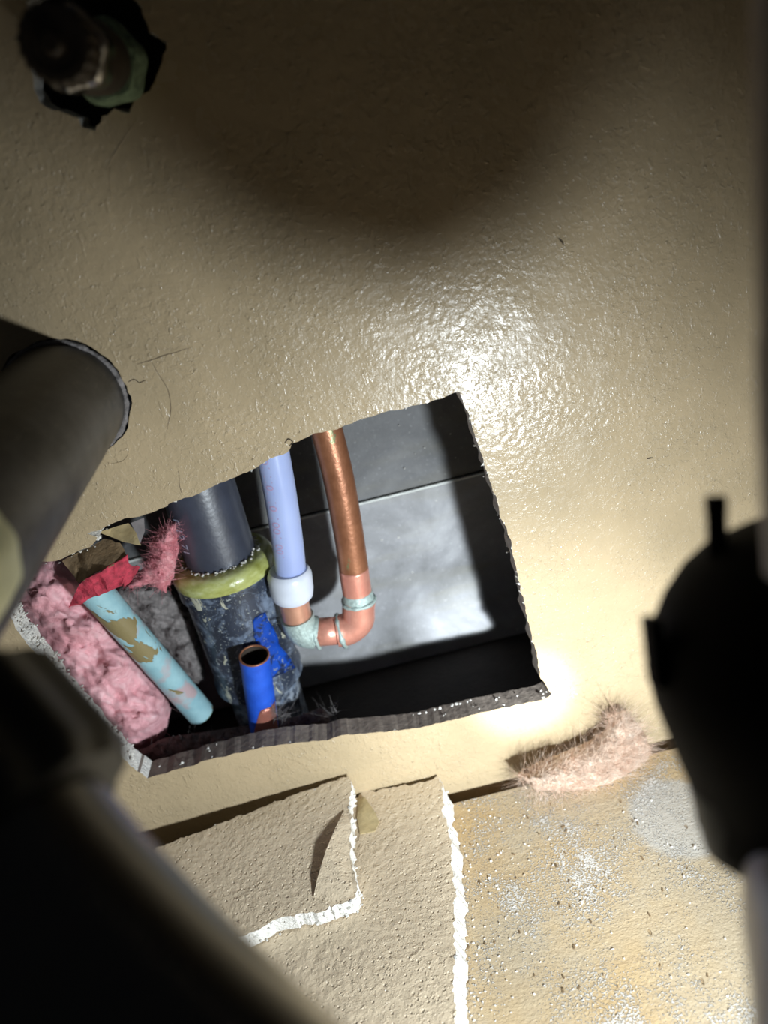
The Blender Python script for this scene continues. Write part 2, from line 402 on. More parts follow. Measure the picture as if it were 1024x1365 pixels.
def wool(bm, poly, y0, puff, thick, step=2.5, namp=0.004, k=14, seed=1.0, nfreq=90):
    """lumpy closed cushion of fibre wool filling an outline that was traced on the plane y=y0(u,v)"""
    us = [p[0] for p in poly]; vs2 = [p[1] for p in poly]; V = {}; B = {}; cells = []
    nu = int((max(us)-min(us))/step)+2; nv = int((max(vs2)-min(vs2))/step)+2
    def pt(i, j):
        u = min(us)+i*step; v = min(vs2)+j*step
        if (i, j) not in V:
            yb = y0(u, v); base = Wy(u, v, yb); d = edge_dist(u, v, poly) if inside(u, v, poly) else 0
            q = 1-math.exp(-d/k); lump = nz(base, nfreq, seed)+0.5*nz(base, nfreq*2.2, seed+3)+0.25*nz(base, nfreq*5, seed+5)
            off = puff*q + namp*lump*(0.35+0.65*q)
            kk = ray(u, v); p = base - kk*(off/kk.y)
            p = p + Vector((nz(base, 400, seed+2), 0, nz(base, 400, seed+4)))*0.0012
            V[(i, j)] = bm.verts.new(p); B[(i, j)] = bm.verts.new(p*0.0 + base + Vector((0, thick*(0.3+q), 0)))
        return V[(i, j)]
    for i in range(nu):
        for j in range(nv):
            u = min(us)+(i+0.5)*step; v = min(vs2)+(j+0.5)*step
            jx = 4*nz((u*0.01, v*0.01, seed), 9)
            if inside(u+jx, v+jx*0.7, poly): cells.append((i, j))
    cs = set(cells); pts = []
    for (i, j) in cells:
        q = [pt(i, j), pt(i+1, j), pt(i+1, j+1), pt(i, j+1)]; bm.faces.new(q)
        bb = [B[(i, j)], B[(i, j+1)], B[(i+1, j+1)], B[(i+1, j)]]; bm.faces.new(bb)
        for (a, b, n) in (((i, j), (i+1, j), (i, j-1)), ((i+1, j), (i+1, j+1), (i+1, j)), ((i+1, j+1), (i, j+1), (i, j+1)), ((i, j+1), (i, j), (i-1, j))):
            if n not in cs: bm.faces.new((V[a], B[a], B[b], V[b]))
        pts.append(q[0].co.copy())
    return pts
def fibres(bm, pts, n, length, width, rnd, bias=(0, 0, 0), toward=(0, -1, 0)):
    for _ in range(n):
        p = Vector(rnd.choice(pts)); d = Vector((rnd.gauss(0, 1), rnd.gauss(0, 1), rnd.gauss(0, 1)))+Vector(bias)+Vector(toward)*0.6; d.normalize()
        s = d.cross(Vector((rnd.gauss(0, 1), rnd.gauss(0, 1), rnd.gauss(0, 1)))).normalized()
        L = length*rnd.uniform(0.4, 1.3); bend = Vector((rnd.gauss(0, 1), rnd.gauss(0, 1), rnd.gauss(0, 1)))*0.5
        prev = None; N = 4
        for k in range(N+1):
            f = k/N; q = p + d*(L*f) + bend*(L*f*f); wd = width*(1-0.7*f)
            a, b = bm.verts.new(q-s*wd/2), bm.verts.new(q+s*wd/2)
            if prev: bm.faces.new((prev[0], prev[1], b, a))
            prev = (a, b)
def sheet(bm, pts, cuts=3, thick=0.0004, curl=None):
    """thin torn paper: polygon through 3D points, subdivided, bent by curl(p)->offset"""
    v, e = loop_edges(bm, pts)
    bmesh.ops.triangle_fill(bm, use_beauty=True, use_dissolve=False, edges=e)
    bmesh.ops.subdivide_edges(bm, edges=bm.edges[:], cuts=cuts, use_grid_fill=True)
    for x in bm.verts:
        if curl: x.co += curl(x.co)
    r = bmesh.ops.solidify(bm, geom=bm.faces[:], thickness=thick)
def crumb(bm, c, r, rnd):
    m = bmesh.ops.create_icosphere(bm, subdivisions=1, radius=r, matrix=Matrix.Translation(c))
    sc = Vector((rnd.uniform(0.6, 1.4), rnd.uniform(0.6, 1.4), rnd.uniform(0.5, 1.0)))
    for v in m['verts']:
        d = v.co-Vector(c); v.co = Vector(c)+Vector((d.x*sc.x, d.y*sc.y, d.z*sc.z))*rnd.uniform(0.7, 1.25)
def text_mesh(bm, body, size, place):
    cu = bpy.data.curves.new('print', 'FONT'); cu.body = body; cu.size = size; cu.resolution_u = 3
    o = bpy.data.objects.new('print', cu); COL.objects.link(o)
    dg = bpy.context.evaluated_depsgraph_get(); me = bpy.data.meshes.new_from_object(o.evaluated_get(dg))
    vs_ = [bm.verts.new(place(v.co.x, v.co.y)) for v in me.vertices]
    for p in me.polygons:
        try: bm.faces.new([vs_[i] for i in p.vertices])
        except ValueError: pass
    bpy.data.objects.remove(o); bpy.data.curves.remove(cu); bpy.data.meshes.remove(me)

# ================================================================== SETTING
TH = 0.0127
HOLE = [(612, 522), (585, 533), (555, 541), (520, 548), (490, 555), (470, 563), (450, 570), (425, 577), (402, 585), (389, 592), (384, 603), (360, 612),
        (345, 621), (320, 634), (285, 648), (262, 660), (235, 668), (218, 677), (190, 687), (166, 692), (140, 702), (116, 711), (130, 717), (118, 729), (100, 737),
        (80, 746), (60, 748), (31, 750), (8, 765), (2, 800), (28, 848), (62, 890), (100, 938), (140, 985), (172, 1020), (196, 1037), (222, 1030), (250, 1022), (275, 1014),
        (300, 1008), (361, 994), (436, 987), (455, 980), (544, 973), (600, 961), (656, 947), (722, 933), (737, 925),
        (722, 905), (712, 860), (700, 810), (690, 770), (680, 720), (668, 690), (655, 645), (640, 600), (625, 555)]
hole3 = jag([Wy(u, v, 0) for u, v in HOLE], 0.0016, 0.0006, seed=2, freq=260)
ARM = Vector((-0.118, 0, -0.077))
arm_hole = [ARM + Vector((math.cos(a), 0, math.sin(a)))*(0.0265+0.0016*nz((math.cos(a), math.sin(a), 0), 2.5, 4)) for a in [2*math.pi*k/72 for k in range(72)]]
arm_hole = jag(arm_hole, 0.002, 0.0005, seed=5)
VAL = Wy(128, 78, 0)
valve_px = [(36, 4), (58, -20), (110, -30), (165, -15), (188, 8), (200, 45), (222, 55), (214, 88), (200, 122), (182, 128), (172, 150), (152, 146), (138, 156), (126, 175), (110, 168), (104, 156), (88, 152), (70, 146), (52, 136), (46, 118), (36, 60)]
valve_hole = jag([Wy(u, v, 0) for u, v in valve_px], 0.0018, 0.0007, seed=8)
outer = [Vector((-0.34, 0, -0.42)), Vector((0.36, 0, -0.42)), Vector((0.36, 0, 0.20)), Vector((-0.34, 0, 0.20))]
bm = bmesh.new()
def back_jig(p, i):
    if i == 0: return p
    if p.z < -0.262 and i == 1: return p + Vector((nz(p, 40, 21), 0, nz(p, 40, 31)))*0.0010
    return p + Vector((nz(p, 140, 21), 0, nz(p, 140, 31)))*0.0016
plate(bm, [outer, hole3, arm_hole, valve_hole], (0, TH, 0), jig=back_jig)
bmesh.ops.recalc_face_normals(bm, faces=bm.faces[:])
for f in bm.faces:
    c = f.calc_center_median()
    if f.material_index == 1 and 0 < c.y < TH and f.normal.z > 0.6 and c.z < -0.25: f.material_index = 2  # upward faces of the hole's bottom edge get a brown tone
wall = link('wall_back', bm, ['tan_paint', 'gypsum', 'brown_edge'], smooth=False)
wall['label'] = 'tan painted drywall with a ragged hole cut through it'; wall['kind'] = 'structure'

# torn paint-paper fringe and gypsum crumbs along the cut
rnd = random.Random(3)
bm = bmesh.new()
n = len(hole3)
for i in range(n):
    p, q = hole3[i], hole3[(i+1) % n]; mid = (p+q)/2
    cen = Vector((-0.05, 0, -0.21)); inw = (cen-mid); inw.y = 0; inw.normalize()
    bottom = mid.z < -0.26 and abs(mid.x+0.05) < 0.2
    if rnd.random() < (0.05 if bottom else 0.16):
        d = inw*rnd.uniform(0.0002, 0.0014)*(0.6 if bottom else 1) + Vector((0, rnd.uniform(-0.0006, 0.003), 0))
        a, b = bm.verts.new(p+Vector((0, 0.0004, 0))), bm.verts.new(q+Vector((0, 0.0004, 0)))
        c, e = bm.verts.new(mid+d+Vector((rnd.uniform(-1, 1), 0, rnd.uniform(-1, 1)))*0.0006), bm.verts.new(mid+Vector((0, 0.0012, 0)))
        bm.faces.new((a, b, c)); bm.faces.new((a, e, c)); bm.faces.new((b, c, e)); bm.faces.new((a, b, e))
o = link('torn_paper_fringe', bm, 'gypsum', wall, smooth=False); o['kind'] = 'stuff'
bm = bmesh.new()
for i in range(70):
    k = rnd.randrange(n); p = hole3[k]
    low = p.z < -0.27
    crumb(bm, p+Vector((rnd.gauss(0, 0.0008), rnd.uniform(0.001, 0.011), rnd.gauss(0, 0.0004)+(0.0003 if low else 0))), rnd.uniform(0.0003, 0.0009), rnd)
lefts = [p for p in hole3 if p.x < -0.125 and p.z > -0.275]
for i in range(520):
    p = rnd.choice(lefts); crumb(bm, p+Vector((rnd.gauss(0, 0.0012), rnd.uniform(0.0015, 0.0125), rnd.gauss(0, 0.0012))), rnd.uniform(0.0003, 0.0011), rnd)
for i in range(26):   # loose plaster at the bottom right corner and along the sill
    p = Wy(rnd.uniform(720, 768), rnd.uniform(915, 930), 0); crumb(bm, p+Vector((0, -0.0003, 0)), rnd.uniform(0.0003, 0.0009), rnd)
for (u, v) in ((440, 975), (425, 980), (450, 972), (455, 968), (590, 950), (560, 955), (613, 948), (270, 1005), (285, 1002), (620, 946)):
    for _ in range(3):
        p = Wy(u+rnd.uniform(-10, 10), v+rnd.uniform(-3, 3), 0.006); p.z = -0.2925+rnd.uniform(0, 0.0008); crumb(bm, p, rnd.uniform(0.0004, 0.0011), rnd)
o = link('plaster_crumbs', bm, 'gypsum', wall, smooth=False); o['kind'] = 'stuff'
# hairline cracks in the paint, scratches, a chip
def crack(pts, r, mat='crack_dark', name='paint_crack'):
    bm = bmesh.new(); P = smooth_path([Wy(u, v, -0.00005) for u, v in pts], 3)
    P = [p+Vector((nz(p, 500, 1), 0, nz(p, 500, 5)))*0.0003 for p in P]
    tube(bm, P, [r*(0.35+0.65*math.sin(math.pi*(i+0.5)/len(P))) for i in range(len(P))], 5); return link(name, bm, mat, wall)
crack([(182, 486), (200, 480), (225, 472), (252, 464)], 0.00014)
crack([(202, 482), (212, 500), (224, 520), (228, 545), (225, 560), (223, 572)], 0.00012)
crack([(171, 509), (179, 506), (186, 510), (194, 506)], 0.00022)
crack([(238, 628), (240, 650), (243, 660)], 0.00010)
crack([(168, 590), (172, 602), (164, 614), (148, 618), (136, 612)], 0.00018, 'tan_paint', 'paint_run')
crack([(380, 590), (384, 585), (390, 589), (386, 594)], 0.00035)
crack([(182, 160), (165, 185), (148, 212), (140, 226)], 0.0002, 'tan_paint', 'paint_run')
crack([(146, 222), (147, 250), (148, 268)], 0.0002, 'tan_paint', 'paint_run')
crack([(745, 318), (749, 322), (751, 326)], 0.0004)
crack([(862, 611), (870, 610)], 0.0004)

# cavity behind the wall
YB = 0.100
bm = bmesh.new(); box(bm, (-0.24, YB+0.004, -0.40), (0.16, YB+0.02, 0.05))
cav = link('wall_cavity', bm, 'wood_dark', smooth=False); cav['label'] = 'far side of the wall cavity behind the grey boards'; cav['kind'] = 'structure'
ZJ = -0.2042
for lo, hi, y, cm in (((-0.24, -0.40), (0.16, ZJ), YB-0.0015, 'cement_lower'), ((-0.24, ZJ+0.0014), (0.16, 0.05), YB, 'cement_upper')):
    bm = bmesh.new(); box(bm, (lo[0], y, lo[1]), (hi[0], YB+0.0045, hi[1])); bmesh.ops.bevel(bm, geom=bm.edges[:], offset=0.0006, segments=2, affect='EDGES')
    link('cement_board', bm, cm, cav, smooth=False)
bm = bmesh.new(); 
rows = []
for i in range(161):
    x = -0.24+0.40*i/160; j = 0.00025*nz((x, 0, 0), 300)
    rows.append([bm.verts.new((x, YB-0.0019, ZJ-0.0003+j)), bm.verts.new((x, YB-0.0019, ZJ+0.0006+j)), bm.verts.new((x, YB+0.001, ZJ+0.0006+j)), bm.verts.new((x, YB+0.001, ZJ-0.0003+j))])
for a, b in zip(rows, rows[1:]):
    for k in range(4): bm.faces.new((a[k], a[(k+1) % 4], b[(k+1) % 4], b[k]))
link('joint_filler', bm, 'grout', cav)
bm = bmesh.new(); rnd = random.Random(11)
for i in range(26):
    p = Wy(rnd.uniform(400, 690), rnd.uniform(560, 840), YB-0.0014); crumb(bm, p, rnd.uniform(0.0002, 0.0007), rnd)
o = link('plaster_specks', bm, 'gypsum', cav); o['kind'] = 'stuff'
ZP = -0.328
bm = bmesh.new(); box(bm, (-0.24, TH+0.0005, -0.40), (0.16, YB-0.0018, ZP)); pl = link('trim_1', bm, 'wood_dark', smooth=False); pl['label'] = 'dark wooden sole plate at the bottom of the wall cavity'; pl['kind'] = 'structure'
bm = bmesh.new(); box(bm, (-0.235, TH+0.0005, ZP+0.0005), (-0.197, YB-0.002, 0.05)); pl = link('trim_2', bm, 'wood_dark', smooth=False); pl['label'] = 'wooden stud at the left of the wall cavity'; pl['kind'] = 'structure'
bm = bmesh.new(); box(bm, (0.10, TH+0.0005, ZP+0.0005), (0.138, YB-0.002, 0.05)); pl = link('trim_3', bm, 'wood_dark', smooth=False); pl['label'] = 'wooden stud at the right of the wall cavity'; pl['kind'] = 'structure'

bm = bmesh.new(); box(bm, (-0.10, TH+0.020, -0.006), (0.02, TH+0.058, 0.11)); pl = link('hole_shade_block', bm, 'wood_dark', smooth=False); pl['label'] = 'dark block added behind the valve hole to keep it black'; pl['kind'] = 'structure'  # added block, its dark colour stands in for shade inside the hole

# cabinet floor board
YE = -0.011
ZF = Wy(605, 1070, YE).z
bm = bmesh.new(); box(bm, (-0.34, -0.62, ZF-0.016), (0.36, YE, ZF)); bmesh.ops.bevel(bm, geom=bm.edges[:], offset=0.0006, segments=2, affect='EDGES')
fl = link('floor', bm, 'plywood', smooth=False); fl['label'] = 'honey coloured plywood cabinet floor dusted with white plaster'; fl['kind'] = 'structure'
rnd = random.Random(5); bm = bmesh.new()
for i in range(420):
    u, v = rnd.uniform(600, 980), 1050+abs(rnd.gauss(0, 1))*150
    if rnd.random() < 0.6: u = 612+abs(rnd.gauss(0, 45)); v = rnd.uniform(1070, 1400)
    p = Wz(u, v, ZF)
    if p.y > YE-0.002: continue
    r = rnd.uniform(0.00018, 0.0006)*(1.5 if rnd.random() < 0.06 else 1)
    crumb(bm, p+Vector((0, 0, r*0.4)), r, rnd)
o = link('plaster_dust', bm, 'gypsum', fl, smooth=False); o['kind'] = 'stuff'
bm = bmesh.new()
for i in range(40):
    p = Wz(rnd.uniform(620, 960), rnd.uniform(1085, 1330), ZF); a = 1.5+rnd.gauss(0, 0.4); L = rnd.uniform(0.0004, 0.0011)
    obox(bm, p+Vector((0, 0, 0.0002)), Vector((math.cos(a), math.sin(a), 0))*L, Vector((-math.sin(a), math.cos(a), 0))*L*0.4, (0, 0, 0.0002))
o = link('dirt_flecks', bm, 'paper_brown', fl, smooth=False); o['kind'] = 'stuff'

# ================================================================== LARGE THINGS
# black drain stack in the cavity
YS = 0.060
top, mid, low = Wy(262, 640, YS), Wy(292, 745, YS), Wy(348, 905, YS)
sa, sb = Wy(268, 660, YS), Wy(345, 895, YS); axd = (sb-sa).normalized()
stack = thing('drain_stack', tuple(Vector((sb.x, YS, ZP))), 'black plastic drain stack with a yellow-green glue collar inside the wall hole', 'drain pipe')
def on_stack(v):   # point of the axis at image row v
    return sa + (sb-sa)*((v-660)/235)
bm = bmesh.new(); tube(bm, [on_stack(560), on_stack(760)], 0.0195, 48); link('upper_pipe', bm, 'abs_black', stack, auto=40)
cA, cB = on_stack(748), on_stack(905); rc = 0.0262
bm = bmesh.new(); lathe(bm, cA, cB, [(0, 0.0200), (0.0, rc+0.0006), (0.02, rc+0.0020), (0.13, rc+0.0020), (0.14, rc), (0.86, rc-0.0008), (0.90, rc+0.0004), (0.97, rc+0.0002), (1, rc-0.002), (1, 0.02)], 56)
cpl = link('coupling', bm, 'abs_splattered', stack, auto=35)
gA, gB = on_stack(733), on_stack(757)
bm = bmesh.new(); tl = Vector((0.16, 0, 0.03)) 
lathe(bm, gA, gB, [(0, 0.0192), (0.0, 0.0245), (0.1, 0.0272), (0.35, 0.0288), (0.7, 0.0288), (0.95, 0.0274), (1, 0.0255), (1, 0.02)], 56)
link('glue_collar', bm, 'green_glue', stack, auto=40)
bm = bmesh.new(); rnd = random.Random(9)
fr = frames([gA, gB])[0]
for i in range(120):
    a = rnd.uniform(0, 2*math.pi); r = rnd.uniform(0.0195, 0.0225)
    crumb(bm, gA+(fr[1]*math.cos(a)+fr[2]*math.sin(a))*r-axd*rnd.uniform(0, 0.0012), rnd.uniform(0.0003, 0.001), rnd)
o = link('glue_crumbs', bm, 'gypsum', stack); o['kind'] = 'stuff'
zend = on_stack(905); k = (ZP-zend.z)/axd.z
bm = bmesh.new(); tube(bm, [zend-axd*0.004, zend+axd*(k+0.002)], 0.0215, 40); link('lower_pipe', bm, 'abs_splattered', stack, auto=40)
# bright blue strip and round plug on the coupling, facing the opening
def on_cyl(u, v, r, lift=0.0):
    """nearest point where the view line meets the stack's coupling surface"""
    k = ray(u, v); a = CAM-sa; d = k-axd*k.dot(axd); m = a-axd*a.dot(axd)
    A_, B_, C_ = d.dot(d), 2*d.dot(m), m.dot(m)-(r+lift)**2; D_ = B_*B_-4*A_*C_
    if D_ < 0: D_ = 0
    return CAM+k*((-B_-math.sqrt(D_))/(2*A_))
strip = [(336, 826), (344, 822), (352, 850), (362, 880), (372, 905), (392, 900)]
bm = bmesh.new(); g = []
for j in range(15):
    f = j/14; row = []
    for i in range(9):
        e = i/8; lo = 335+f*20+3.5*nz((f, 0, 0), 5, 1); hi_ = 352+f*40+5*nz((f, 3, 0), 6, 2)
        u = lo+(hi_-lo)*e; v = 826+f*82-e*(10+f*8)+3*nz((e, 5, 0), 5, 3)
        row.append(bm.verts.new(on_cyl(u, v, rc, 0.00035)))
    g.append(row)
for A_, B_ in zip(g, g[1:]):
    for i in range(8): bm.faces.new((A_[i], A_[i+1], B_[i+1], B_[i]))
bmesh.ops.solidify(bm, geom=bm.faces[:], thickness=0.0003)
link('blue_patch', bm, 'blue_mottled', cpl)['label'] = 'bright blue patch on the coupling'
pc = on_cyl(285, 807, rc); nd = (pc-sa); nd = (nd-axd*nd.dot(axd)).normalized()
bm = bmesh.new(); lathe(bm, pc-nd*0.0020, pc+nd*0.0010, [(0, 0.0034), (0.9, 0.0034), (1, 0.0030), (1, 0.0001)], 24); plug = link('round_plug', bm, 'plug_grey', cpl, auto=40); plug['label'] = 'small round grey plug'
bm = bmesh.new()
def stack_text(s, d):   # printing runs along the upper pipe on its left flank
    along = 0.003+s; ang = math.radians(218)+d/0.0195
    p = on_stack(662)+axd*along; q = Vector((math.cos(ang), math.sin(ang), 0)); q = (q-axd*q.dot(axd)).normalized(); return p+q*0.01966
text_mesh(bm, 'F 12 71', 0.0075, stack_text); link('pipe_print', bm, 'print_pale', stack)['label'] = 'pale worn printing'

# water line: pex into copper U
YW = 0.042
wl = thing('water_line', tuple(Wy(430, 842, YW)), 'white plastic tube joined to a soldered copper U of pipe', 'water pipe')
P = [Wy(u, v, YW) for u, v in ((338, 470), (352, 540), (364, 605), (374, 660), (383, 720), (388, 765))]
pexp = smooth_path(P, 6)
bm = bmesh.new(); tube(bm, pexp, 0.0084, 36); pex = link('pex_tube', bm, 'pex_plastic', wl, auto=50); pex['label'] = 'translucent white plastic tube'
pd = (P[-1]-P[-2]).normalized()
rA, rB = Wy(385, 759, YW), Wy(391, 797, YW)
bm = bmesh.new(); lathe(bm, rA, rB, [(0, 0.0086), (0.0, 0.0104), (0.06, 0.0113), (0.2, 0.0121), (0.7, 0.0119), (0.92, 0.0112), (1, 0.0100), (1, 0.008)], 40); link('crimp_ring', bm, 'pex_ring', wl, auto=45)['label'] = 'milky white plastic ring'
RC = 0.0080
e1 = Wy(404, 846, YW); e1c = Wy(399, 824, YW)
c0 = Wy(389, 790, YW); c1 = Wy(396, 822, YW)
bm = bmesh.new(); tube(bm, [c0, c1], 0.0083, 36); link('copper_stub', bm, 'copper_stub', wl, auto=50)
A1, B1 = Wy(403, 838, YW), Wy(418, 842, YW)
C1, D1 = Wy(452, 841, YW), Wy(475, 833, YW)
bm = bmesh.new(); tube(bm, smooth_path([c1, Wy(400, 833, YW), Wy(408, 841, YW), Wy(421, 843, YW)], 6), [0.0094]*19, 36); link('copper_elbow', bm, ['solder'], wl, auto=60)['label'] = 'copper elbow smeared with silver solder'
bm = bmesh.new(); tube(bm, [Wy(418, 843, YW), Wy(458, 840, YW)], RC, 36); link('short_copper_pipe', bm, 'copper_fresh', wl)
Ev = Wy(479, 800, YW)
bm = bmesh.new(); tube(bm, smooth_path([Wy(449, 841, YW), Wy(464, 838, YW), Wy(477, 827, YW), Wy(478, 812, YW), Ev], 6), 0.0092, 36); link('copper_elbow', bm, 'copper_fresh', wl, auto=60)['label'] = 'bright salmon copper elbow'
rs = smooth_path([Wy(u, v, YW) for u, v in ((405, 450), (424, 530), (440, 590), (452, 640), (463, 700), (470, 745), (474, 775))], 6)
bm = bmesh.new(); tube(bm, rs, RC, 40); link('copper_riser', bm, 'copper_aged', wl)['label'] = 'brown weathered copper riser'
fresh = smooth_path([Wy(u, v, YW) for u, v in ((471.5, 757), (474, 775), (479, 806))], 6)
bm = bmesh.new(); tube(bm, fresh, RC+0.00012, 40); link('cleaned_pipe_end', bm, 'copper_fresh', wl)
def sring(u, v, axis, name='solder_ring', r=0.0092, mn=0.0011):
    bm = bmesh.new(); ring_at(bm, Wy(u, v, YW), axis, r-0.0003, mn, wob=0.6); link(name, bm, 'solder', wl)
sring(478, 800, Wy(479, 806, YW)-Wy(471, 757, YW)); sring(421, 843, (1, 0, 0.03)); sring(455, 841, (1, 0, 0.05), mn=0.0014)
bm = bmesh.new(); lathe(bm, Wy(476.5, 788, YW), Wy(478.2, 800, YW), [(0, 0.0080), (0.05, 0.0083), (0.7, 0.0087), (1, 0.0091), (1, 0.008)], 36); link('solder_smear', bm, 'solder', wl)
bm = bmesh.new()
def pex_text(s, d):
    f = s/0.068*(len(pexp)-13)+11; i = max(0, min(len(pexp)-2, int(f))); p = pexp[i].lerp(pexp[i+1], f-i); tt = (pexp[i+1]-pexp[i]).normalized()
    ang = math.radians(226)+d/0.0084; q = Vector((math.cos(ang), math.sin(ang), 0)); q = (q-tt*q.dot(tt)).normalized(); return p+q*0.00850
text_mesh(bm, '101 1101 10 1001 001', 0.0062, pex_text); link('tube_print', bm, 'print_red', pex)['label'] = 'faint red printing'

# cut pipes
bA, bB = Wy(339, 874, 0.0235), Wy(352, 965, 0.031)
st = thing('copper_pipe_stub', tuple(bB), 'open-ended copper pipe stub painted royal blue, standing in front of the drain stack', 'pipe')
bd = (bB-bA); ext = bB+bd*((ZP-bB.z)/bd.z)
bm = bmesh.new(); tube(bm, [bA.lerp(ext, k/10) for k in range(11)], 0.0083, 40, inner=0.0072, wob=0.00012); link('pipe', bm, ['royal_blue_worn', 'dark_bronze'], st, auto=45)
bm = bmesh.new(); ring_at(bm, bA, bd, 0.00775, 0.00062, 40, 10); link('cut_rim', bm, 'copper_aged', st)['label'] = 'bare copper cut rim'
bm = bmesh.new()   # bare copper showing where paint has gone near the foot
bdir = bd.normalized(); fr = frames([bA, bB])[0]; toc = (CAM-bB).normalized(); toc = (toc-bdir*toc.dot(bdir)).normalized(); sd = bdir.cross(toc)
g = []
for i in range(21):
    e = -1.15+2.0*i/20; hh = 0.0235*(1-max(0, e-0.1)*1.2)+0.002*nz((e, 0, 0), 3, 2); row = []
    for j in range(6):
        p = bB + bdir*(0.002-hh*j/5); row.append(bm.verts.new(p+(toc*math.cos(e)+sd*math.sin(e))*0.00846))
    g.append(row)
for A_, B_ in zip(g, g[1:]):
    for j in range(5): bm.faces.new((A_[j], A_[j+1], B_[j+1], B_[j]))
bmesh.ops.solidify(bm, geom=bm.faces[:], thickness=0.0002)
link('bare_patch', bm, 'copper_fresh', st)['label'] = 'bare copper patch where the paint has gone'

lA, lB = Wy(121, 781, 0.020), Wy(267, 950, 0.046)
lp = thing('loose_copper_pipe', tuple(lB), 'cut pipe with flaking pale blue paint slanting across the pink insulation', 'pipe')
bm = bmesh.new(); rr = [0.0081]*16; pts = [lA.lerp(lB, k/15) for k in range(16)]
tube(bm, pts, rr, 40, inner=0.0066, wob=0.00015); link('pipe', bm, ['pale_blue_worn', 'dark_bronze'], lp, auto=45)
bm = bmesh.new(); ring_at(bm, lB, lB-lA, 0.0074, 0.0007, 40, 8); link('cut_rim', bm, 'verdigris', lp)['label'] = 'teal tarnished cut end'

# ================================================================== insulation, paper, dust in the hole
rnd = random.Random(21)
ins = thing('pink_insulation', tuple(Wy(120, 900, 0.06)), 'pink fibreglass insulation packed in the left end of the wall hole', 'insulation')
poly = [(18, 742), (60, 752), (105, 768), (135, 782), (150, 830), (185, 890), (215, 930), (224, 958), (216, 985), (190, 1004), (160, 1006), (120, 965), (85, 915), (45, 860), (15, 800)]
bm = bmesh.new(); pts = wool(bm, poly, lambda u, v: 0.045, 0.017, 0.03, 2.5, 0.010, 18, 1.0, 48); link('wool_batt', bm, 'pink_wool', ins)
bm = bmesh.new(); fibres(bm, pts, 1100, 0.007, 0.00013, rnd, toward=(0, 0.2, 0)); o = link('loose_fibres', bm, 'pink_wool', ins); o['kind'] = 'stuff'
tuft = thing('insulation_wisp', tuple(Wy(205, 770, 0.045)), 'bright pink wisp of insulation caught beside the black drain stack', 'insulation')
poly = [(165, 783), (185, 768), (196, 752), (204, 722), (216, 704), (232, 700), (237, 740), (228, 775), (220, 790), (200, 778), (178, 784)]
bm = bmesh.new(); pts = wool(bm, poly, lambda u, v: 0.040, 0.010, 0.014, 2.0, 0.004, 9, 2.0, 140); link('wool_wad', bm, 'pink_bright', tuft)
bm = bmesh.new(); fibres(bm, pts, 1400, 0.0055, 0.00015, rnd, (0.5, 0, 0.4)); o = link('loose_fibres', bm, 'pink_bright', tuft); o['kind'] = 'stuff'
gd = thing('dusty_debris', tuple(Wy(205, 830, 0.075)), 'grey dust-coated insulation lump behind the pale blue pipe', 'debris')
poly = [(150, 790), (185, 778), (225, 790), (250, 815), (268, 870), (272, 905), (258, 912), (232, 878), (205, 850), (170, 812)]
bm = bmesh.new(); pts = wool(bm, poly, lambda u, v: 0.072, 0.007, 0.014, 2.5, 0.006, 10, 5.0, 120); link('dust_lump', bm, 'dust_grey', gd)
bm = bmesh.new(); fibres(bm, pts, 700, 0.004, 0.00015, rnd); o = link('loose_fibres', bm, 'dust_grey', gd); o['kind'] = 'stuff'

rp = thing('torn_red_paper', tuple(Wy(130, 780, 0.01)), 'torn flap of brown paper with a red edge hanging in the hole', 'paper')
def px3(lst): return [Wy(u, v, y) for u, v, y in lst]
bm = bmesh.new(); sheet(bm, px3([(83, 748, .011), (108, 735, .013), (138, 720, .014), (160, 723, .012), (169, 742, .006), (152, 752, .002), (135, 761, .0), (120, 768, .0), (104, 776, .003), (92, 762, .008)]), 3, 0.0005, lambda p: Vector((0, 0.003*nz(p, 150)+0.001*nz(p, 500), 0))); link('brown_paper', bm, 'paper_brown', rp, auto=50)
bm = bmesh.new(); sheet(bm, px3([(92, 809, .004), (98, 795, .002), (106, 778, .001), (120, 768, -.0005), (135, 760, -.0005), (152, 751, .0015), (169, 740, .005), (172, 751, .007), (185, 757, .012), (175, 772, .009), (163, 781, .007), (154, 785, .005), (140, 790, .003), (129, 795, .002), (118, 799, .002), (105, 806, .003)]), 3, 0.0005, lambda p: Vector((0, 0.0035*nz(p, 170)+0.0012*nz(p, 500), 0))); link('red_facing', bm, 'paper_red', rp, auto=50)
cp = thing('torn_cream_paper', tuple(Wy(160, 710, 0.008)), 'small cream paper triangle curling under the upper edge of the hole', 'paper')
bm = bmesh.new(); sheet(bm, px3([(131, 709, .0125), (150, 704, .011), (171, 697, .012), (181, 710, .006), (188, 726, .001), (176, 724, .002), (163, 722, .004), (147, 715, .009)]), 3, 0.0005, lambda p: Vector((0, 0.001*nz(p, 160), 0))); link('paper', bm, 'paper_cream', cp, auto=50)
bm = bmesh.new(); sheet(bm, px3([(175, 697, .016), (192, 690, .016), (193, 708, .014), (187, 724, .012), (181, 710, .014)]), 3, 0.0005); link('paper_back', bm, 'paper_grey', cp, auto=50)
